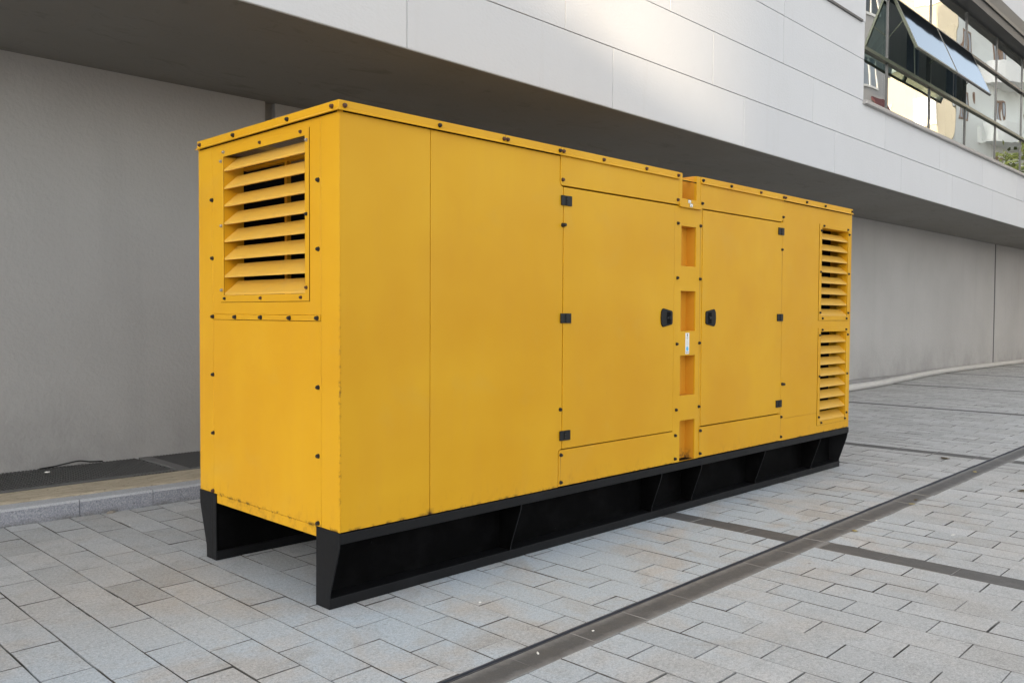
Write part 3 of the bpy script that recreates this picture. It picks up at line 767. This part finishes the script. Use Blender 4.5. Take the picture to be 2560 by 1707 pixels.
MB().box(.02, L-.02, -.0012, -.0002, 2.4885, 2.4960).obj('rim_shade', M['gap'], gen)  # dark strip standing for the shade under the rim lip
MB().box(-.0012, -.0002, .02, W-.02, 2.4885, 2.4960).obj('rim_shade', M['gap'], gen)
MB().box(-.0012, -.0002, .1685, 1.334, 1.4578, 1.4605).obj('strap_shade', M['gap'], gen)  # dark strip added as the shade line below the strap
# --- bumpers
for (x, z) in ((1.657, 2.061), (4.567, .903)):
    MB().cyl((x, -.001, z), (x, -.030, z), .014, 14, .010).obj('rubber_stop', M['rubber'], gen)
# --- bolts, one small mesh each
def bolt_mesh(mat, fn, name='bolt'):
    m = MB()
    def P(u, v_, w_): return fn(u, v_, w_)
    rings = [(.0125, 0), (.0125, -.0035), (.0100, -.0040), (.0098, -.0125), (.006, -.0165)]
    v_, f_ = [], []; N = 10
    for r, h in rings:
        for i in range(N): v_.append(P(r*math.cos(2*math.pi*i/N), r*math.sin(2*math.pi*i/N), h))
    for k in range(len(rings)-1):
        for i in range(N): f_.append((k*N+i, k*N+(i+1) % N, (k+1)*N+(i+1) % N, (k+1)*N+i))
    f_.append(tuple(range((len(rings)-1)*N, len(rings)*N)))
    m.add(v_, f_); o = m.obj(name, mat); me = o.data; bpy.data.objects.remove(o); return me
BM = {(k, s): bolt_mesh(M[k], fn) for k in ('bolt', 'boltr', 'bolts') for s, fn in (('f', front), ('e', end))}
nb = 0
def bolt(s, u, v_, w_=0.0, k='bolt', sc=1.0):
    o = bpy.data.objects.new('bolt', BM[(k, s)]); C.objects.link(o); o.parent = gen
    o.location = (front if s == 'f' else end)(u, v_, w_); o.scale = (sc, sc, sc)
for u, k in ((.024, 'boltr'), (.636, 'bolt'), (1.127, 'boltr'), (1.157, 'boltr'), (1.618, 'bolt'), (1.652, 'boltr'), (2.053, 'boltr'), (2.528, 'boltr'), (2.922, 'boltr'), (3.254, 'bolt'), (3.663, 'bolt'), (4.134, 'boltr'), (4.53, 'boltr'), (4.565, 'boltr'), (4.964, 'bolt'), (5.34, 'bolt'), (5.93, 'bolt')):
    bolt('f', u, 2.519, -.0082, k, 1.0)
for u, v_, k in ((1.650, 2.343, 'boltr'), (2.924, 2.342, 'boltr'), (3.251, 2.346, 'bolt'), (4.534, 2.350, 'bolt')): bolt('f', u, v_, -.005, k)
for u, v_ in ((2.936, 2.173), (2.936, 1.773), (2.937, 1.287), (2.937, .800), (2.930, .611), (2.930, .438), (3.238, 2.175), (3.240, 1.774), (3.240, 1.289), (3.243, .803)): bolt('f', u, v_, 0)
for u, v_ in ((3.262, .617), (3.262, .442), (1.652, .611), (1.652, .437)): bolt('f', u, v_, -.003)
for u, v_ in ((1.646, .900), (4.532, 2.070), (4.556, .617), (4.556, .443)): bolt('f', u, v_, 0)
for u, v_ in ((5.328, 2.335), (5.276, 2.288), (5.850, 2.336), (5.886, 2.291), (5.275, 1.907), (5.887, 1.909), (5.275, 1.529), (5.887, 1.529), (5.327, 1.476), (5.848, 1.476),
              (5.327, 1.370), (5.846, 1.370), (5.277, 1.319), (5.884, 1.319), (5.278, .936), (5.884, .937), (5.280, .556), (5.884, .555), (5.332, .500), (5.850, .500)): bolt('f', u, v_, -.004, 'bolt', .95)
for u, k in ((.049, 'boltr'), (.467, 'bolt'), (1.057, 'bolt'), (1.476, 'boltr')): bolt('e', u, 2.519, -.0082, k)
for u, v_ in ((1.352, 2.173), (1.352, 1.826), (1.352, 1.127), (1.352, .774)): bolt('e', u-.015, v_, 0)
for u, v_ in ((.187, 2.174), (.187, 1.825), (.190, 1.122), (.191, .770), (.193, .424)): bolt('e', u, v_, 0, 'bolt')
for u, v_ in ((1.325, 1.476), (1.052, 1.475), (.758, 1.475), (.458, 1.474), (.191, 1.475)): bolt('e', u, v_, -.005, 'bolt', 1.05)
for u, v_, k in ((1.18, 2.438, 'bolts'), (.76, 2.438, 'boltr'), (.343, 2.437, 'boltr'), (1.214, 2.389, 'bolts'), (.288, 2.388, 'bolts'), (1.212, 2.011, 'bolts'), (.290, 2.01, 'bolt'), (1.212, 1.633, 'bolts'), (.291, 1.632, 'boltr'), (1.177, 1.583, 'bolt'), (.758, 1.582, 'boltr'), (.344, 1.582, 'boltr')):
    bolt('e', u, v_, -.004, k, .82)
bolt('e', 1.345, .421, 0, 'boltr')

# --- skid
K = M['black']
skid = empty('skid_base'); skid.parent = gen
def lit_edge_paint():  # lighter colour on rib edges, standing for the light they catch
    me = C.objects[-1].data; me.materials.append(K)
    for p in me.polygons:
        if abs(p.normal.x) < .9: p.material_index = 1
def beam(flip):
    def g(u): return (W-u) if flip else u
    for (n, a, b, c, d) in (('top_flange', -.002, .20, .348, ZB-.006), ('bottom_flange', .087, .212, 0, .055)):
        MB().box(.004 if n == 'bottom_flange' else .001, L+(.006 if n == 'top_flange' else .01), g(a), g(b), c, d).obj(n, K, skid, .003)
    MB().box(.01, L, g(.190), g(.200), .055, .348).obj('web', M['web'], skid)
    prof = [(0, .3475), (.001, .325), (.010, .296), (.084, .090), (.088, .070), (.088, .0555), (.189, .0555), (.189, .3475)]
    pr = [(g(u), v_) for u, v_ in prof]
    for x in (1.30, 2.77, 3.30, 4.29, 5.34):
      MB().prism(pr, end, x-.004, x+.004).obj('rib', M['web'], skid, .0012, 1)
      lit_edge_paint()
    pe = [(g(-.001), ZB-.001), (g(.001), .330), (g(.012), .292), (g(.086), .072), (g(.0875), 0), (g(.212), 0), (g(.208), ZB-.001)]
    MB().prism(pe, end, -.004, .004).obj('end_plate', K, skid, .0015, 1)
    MB().prism([(a, b if b < .3 else .3475) for a, b in pe], end, L-.012, L-.004).obj('end_plate', K, skid, .0015, 1)
    return
beam(False); beam(True)
MB().cyl((.0, 1.352, .01), (.0, 1.352, .38), .006, 8).obj('weld_seam', K, skid)
for x in (.9, 2.6, 4.3): MB().box(x, x+.12, .2, W-.2, .18, ZB-.006).obj('cross_member', M['void'], skid)
# a few pale droppings and paint nicks on the lower flange
MB().cyl((.25, .082, .30), (.25, .080, .30), .004, 6).obj('weep_hole', M['void'], skid)

# ================================================================== SMALL THINGS
def smooth_path(P, n=10):
    out = []
    for i in range(len(P)-1):
        p0, p1, p2, p3 = P[max(i-1, 0)], P[i], P[i+1], P[min(i+2, len(P)-1)]
        for k in range(n):
            t = k/n
            out.append(tuple(.5*((2*b)+(-a+c)*t+(2*a-5*b+4*c-d)*t*t+(-a+3*b-3*c+d)*t**3) for a, b, c, d in zip(p0, p1, p2, p3)))
    out.append(P[-1]); return out
o = MB().tube(smooth_path([(7, 3.32, .072), (10, 3.38, .072), (14, 3.60, .072), (16, 3.68, .072), (18, 3.88, .072), (20.5, 4.12, .072), (23, 4.22, .072), (27, 4.18, .072), (33, 4.10, .072), (45, 3.95, .072)], 8), .070, 18).obj('drain_pipe', M['pipe'], smooth=True)
tag(o, 'long pale grey pipe lying on the pavers along the foot of the wall', 'pipe')
def low_kerb():
    m = MB(); n = 30; v_ = []; f_ = []
    for i in range(n+1):
        x = 12.4+8.2*i/n; h = .13*(1-.55*i/n)+rnd.uniform(-.004, .004)
        v_ += [(x, wall_y(x)-.30+.25*(i/n), -.02), (x, wall_y(x)-.30+.25*(i/n), h), (x, wall_y(x)-.002, h+.01)]
    for i in range(n):
        for k in range(2): f_.append((i*3+k, i*3+k+1, (i+1)*3+k+1, (i+1)*3+k))
    f_.append((0, 1, 2)); o = link('wall_footing', v_, f_, M['wall']); tag(o, kind='structure')
low_kerb()
def leaf(x, y, s, rot, mat, label, curl=.35, z=.0):
    v_, f_ = [], []; n = 7
    for i in range(n+1):
        t = i/n; wd = math.sin(math.pi*t**.8)*.36*(1-.25*t)
        for q in (-1, 0, 1): v_.append(((t-.5)*s, q*wd*s, (abs(q)*.16*s*curl*3*wd + curl*s*.5*(t-.45)**2)))
    for i in range(n):
        for q in (0, 1): f_.append((i*3+q, i*3+q+1, (i+1)*3+q+1, (i+1)*3+q))
    k = len(v_); v_ += [(-.5*s, .01*s, .01), (-.5*s, -.01*s, .01), (-.72*s, 0, .02*s)]; f_.append((k, k+1, k+2))
    o = link('fallen_leaf', v_, f_, mat, smooth=True); sd = o.modifiers.new('thick', 'SOLIDIFY'); sd.thickness = .0006
    o.location = (x, y, .003+z); o.rotation_euler = (rnd.uniform(-.1, .1), rnd.uniform(-.1, .1), rot)
    tag(o, label, 'leaf', 'fallen leaves on the paving'); return o
leaf(3.50, -1.11, .060, .4, M['leaf'], 'yellow dry leaf nearest the dark paver cross, on the drain strip edge')
leaf(4.68, -1.07, .060, 1.2, M['leaf'], 'yellow leaf further along the drain strip with brown crumbs beside it')
leaf(6.60, -.97, .060, .2, M['leaf'], 'pale curled leaf farthest along the drain strip')
leaf(5.88, -1.55, .085, 2.2, M['leafb'], 'dark brown leaf at the right side beyond the drain strip', .7)
leaf(7.20, -.50, .14, 2.9, M['leafb'], 'long brown leaf on the pavers past the far end of the generator', .5)
leaf(4.85, -1.04, .045, 2.6, M['leafb'], 'small brown crumpled leaf beside the yellow one on the drain strip', .9)
def chip(x, y, sx, sy, sz, rot, mat, name, label, cat, group=None, z=0.0):
    bm = bmesh.new(); bmesh.ops.create_icosphere(bm, subdivisions=2, radius=1)
    rr = random.Random(int(x*1000))
    for q in bm.verts: q.co = Vector((q.co.x*sx, q.co.y*sy, max(q.co.z, -.3)*sz))*(1+rr.uniform(-.18, .18))
    me = bpy.data.meshes.new(name); bm.to_mesh(me); bm.free(); me.materials.append(mat)
    o = bpy.data.objects.new(name, me); C.objects.link(o); o.location = (x, y, sz*.3+z); o.rotation_euler = (0, 0, rot)
    tag(o, label, cat, group)
chip(.02, 3.03, .035, .016, .012, .2, M['stone'], 'stone_chip', 'small flat brown stone chip lying against the granite kerb', 'stone')
LG = 'white bits of litter'
chip(-.033, 2.55, .006, .005, .004, 0, M['paper'], 'litter', 'tiny white crumb on the pavers left of the generator near the kerb', 'litter', LG)
chip(.727, -1.03, .008, .006, .003, .3, M['paper'], 'litter', 'white fleck on the dark drain strip close to the camera', 'litter', LG)
chip(.343, -1.03, .016, .005, .003, .9, M['paper'], 'litter', 'elongated white smear on the drain strip edge, lowest in the picture', 'litter', LG)
chip(3.93, -1.09, .009, .007, .004, .3, M['paper'], 'litter', 'small white fleck on the drain strip between the two yellow leaves', 'litter', LG)
chip(3.887, -1.63, .022, .007, .004, -.4, M['paper'], 'litter', 'white scrap on the pale pavers right of the drain strip', 'litter', LG)
chip(.62, -.36, .010, .008, .004, .4, M['paper'], 'litter', 'white lump on the bluish paver in front of the skid corner', 'litter', LG)
m = MB().cyl((-.02, 0, 0), (.02, 0, 0), .006, 10); o = m.obj('cigarette_butt', M['paper']); o.location = (-.055, 4.22, .157); o.rotation_euler = (0, 0, -.25)
tag(o, 'white cigarette butt lying on the dark ribbed grating', 'cigarette butt')
o = MB().tube(smooth_path([(-.05, 4.44, .155), (.08, 4.47, .157), (.18, 4.45, .175), (.27, 4.44, .185), (.37, 4.46, .165), (.48, 4.47, .155)], 8), .006, 8).obj('loose_cable', M['cable'], smooth=True)
tag(o, 'thin black cable humped at the foot of the wall behind the grating', 'cable')

# ================================================================== BUILDINGS ACROSS THE SQUARE (seen in the window glass)
def block(name, label, poly, h, mat, group=None):
    root = empty(name, label, 'building', group, (sum(p[0] for p in poly)/len(poly), sum(p[1] for p in poly)/len(poly), 0))
    ox, oy = root.location.x, root.location.y
    pts = [(p[0]-ox, p[1]-oy) for p in poly]
    MB().prism(pts, lambda u, v_, w_: (u, v_, w_), 0, h).obj('wall', mat, root)
    MB().prism(pts, lambda u, v_, w_: (u*1.012, v_*1.012, w_), h+.002, h+.7).obj('roof', M['roofing'], root)
    return root, ox, oy
def facade(root, ox, oy, p, q, h, z0, floor, ww, wh, step, frame, balc=0, off=1.0, prob=1.0):
    P = Vector((p[0]-ox, p[1]-oy, 0)); Q = Vector((q[0]-ox, q[1]-oy, 0)); d = (Q-P).normalized(); n = Vector((d.y, -d.x, 0)); LL_ = (Q-P).length
    def at(u, dep, z): return tuple(P+d*u+n*dep+Vector((0, 0, z)))
    z = z0; fi = 0
    while z+wh < h-.5:
        u = off; k = 0
        while u+ww < LL_-.3:
            fr = MB()
            def bx(m, a, b, c, e, d0, d1):
                m.add([at(a, d0, c), at(b, d0, c), at(b, d1, c), at(a, d1, c), at(a, d0, e), at(b, d0, e), at(b, d1, e), at(a, d1, e)], [(0,3,2,1), (4,5,6,7), (0,1,5,4), (1,2,6,5), (2,3,7,6), (3,0,4,7)])
            bx(fr, u, u+.09, z, z+wh, .0, .06); bx(fr, u+ww-.09, u+ww, z, z+wh, .0, .06); bx(fr, u+.09, u+ww-.09, z, z+.09, .0, .06); bx(fr, u+.09, u+ww-.09, z+wh-.09, z+wh, .0, .06)
            bx(fr, u+ww/2-.04, u+ww/2+.04, z+.09, z+wh-.09, .0, .05)
            w_ = fr.obj('window', frame, root)
            pn = MB(); bx(pn, u+.09, u+ww-.09, z+.09, z+wh-.09, .004, .02); pn.obj('pane', M['curtain'] if (fi*3+k*5) % 4 else M['shopglass'], w_)
            u += step; k += 1
        z += floor; fi += 1
    if balc:
        z = z0-1.0
        while z+1.2 < h:
            n_ = 14; pts = [(balc[0], 0.0)] + [(balc[0]+(balc[1]-balc[0])*(.5-.5*math.cos(math.pi*i/n_)), balc[2]*math.sin(math.pi*i/n_)**.5) for i in range(1, n_)] + [(balc[1], 0.0)]
            MB().prism(pts, lambda u, v_, w2: at(u, v_, w2), z, z+1.05).obj('balcony', M['winwhite'] if int(z) % 2 else M['greyrender'], root)
            z += floor
PA = [(44, -5.3), (44, -13.0), (60, -13.0), (60, -5.3)]
r, ox, oy = block('apartment_building', 'warm sunlit cream apartment block mirrored in the ribbon window', PA, 27, M['cream'])
facade(r, ox, oy, (44, -5.3), (44, -13.0), 27, 2.2, 3.0, 1.1, 1.35, 1.9, M['winwhite'], 0, .75)
PB = [(44.02, -5.28), (64, .6), (66, -5.0), (60.1, -5.28)]
r, ox, oy = block('apartment_building', 'grey apartment block with curved balconies mirrored in the right of the ribbon window', PB, 29, M['greyrender'])
facade(r, ox, oy, (64, .6), (44.02, -5.28), 29, 2.4, 3.0, 1.05, 1.4, 3.0, M['winbrown'], (12.5, 18.6, 1.2), 1.4)
PC = [(24, -9.5), (36, -5.6), (36.5, -7.1), (24.5, -11.0)]
r, ox, oy = block('apartment_building', 'dull grey block with a red awning mirrored at the left end of the ribbon window', PC, 24, M['beige2'])
facade(r, ox, oy, (36, -5.6), (24, -9.5), 24, 2.2, 3.0, 1.3, 1.3, 2.6, M['winwhite'], 0, .8)
m = MB().prism([(0, 0), (-.4, -.5), (-.4, -.58), (0, -.1)], lambda u, v_, w_: (w_*.95+5.0+u*-.31, w_*.309+2.45-u*.95, v_+10.9), -.6, .6); m.obj('awning', M['awning'], r)
# unseen blocks added to shade the scene; notch above the low wing shapes the sun patch
OX = -65
def occ(y0, y1, h, label):
    P = [(OX, y0), (OX, y1), (OX-7, y1), (OX-7, y0)]
    r, ox, oy = block('apartment_building', label, P, h, M['beige2'])  # added unseen block that shades the scene
    facade(r, ox, oy, (OX, y0), (OX, y1), h, 2.2, 3.0, 1.3, 1.4, 2.9, M['winwhite'], 0, 1.0)
NY0, NY1, NH = -17.6, -15.05, 19.4
occ(NY1, -4.0, 28.5, 'added unseen tall block that shades the scene, nearer the office building')
occ(-40, NY0, 28.5, 'added unseen tall block that shades the scene, farther from the office building')
occ(NY0+.02, NY1-.02, NH, 'added unseen low wing, notch between the tall blocks that lets the sun patch through')

# ================================================================== TREE mirrored at the right
def tree(x, y, h, label):
    root = empty('street_tree', label, 'tree', None, (x, y, 0))
    m = MB(); m.cyl((0, 0, 0), (.1, .05, h*.45), .17, 10, .11)
    tips = []
    for k in range(7):
        a = k*2.4; p = Vector((.1, .05, h*(.3+.02*k))); q = p+Vector((math.cos(a)*1.1, math.sin(a)*1.1, h*.30)); m.cyl(p, q, .06, 6, .025); tips.append(q)
    m.obj('trunk', M['bark'], root)
    v_, f_ = [], []
    rr = random.Random(5)
    for c in range(46):
        a, b, rad = rr.uniform(0, 6.28), rr.uniform(-1, 1), rr.random()**.4
        ctr = Vector((math.cos(a)*math.sqrt(1-b*b)*2.0*rad, math.sin(a)*math.sqrt(1-b*b)*2.0*rad, h*.68+b*h*.30*rad))
        for i in range(70):
            q = ctr+Vector((rr.gauss(0, .30), rr.gauss(0, .30), rr.gauss(0, .25))); s = rr.uniform(.09, .17)
            e1 = Vector((rr.gauss(0, 1), rr.gauss(0, 1), rr.gauss(0, .6))).normalized()*s; e2 = e1.orthogonal().normalized()*s*.6
            k = len(v_); v_ += [q-e1, q+e2, q+e1, q-e2]; f_.append((k, k+1, k+2, k+3))
    link('crown', v_, f_, M['foliage'], root)
tree(39.5, -.6, 9.0, 'leafy street tree mirrored in the lower right corner of the ribbon window')
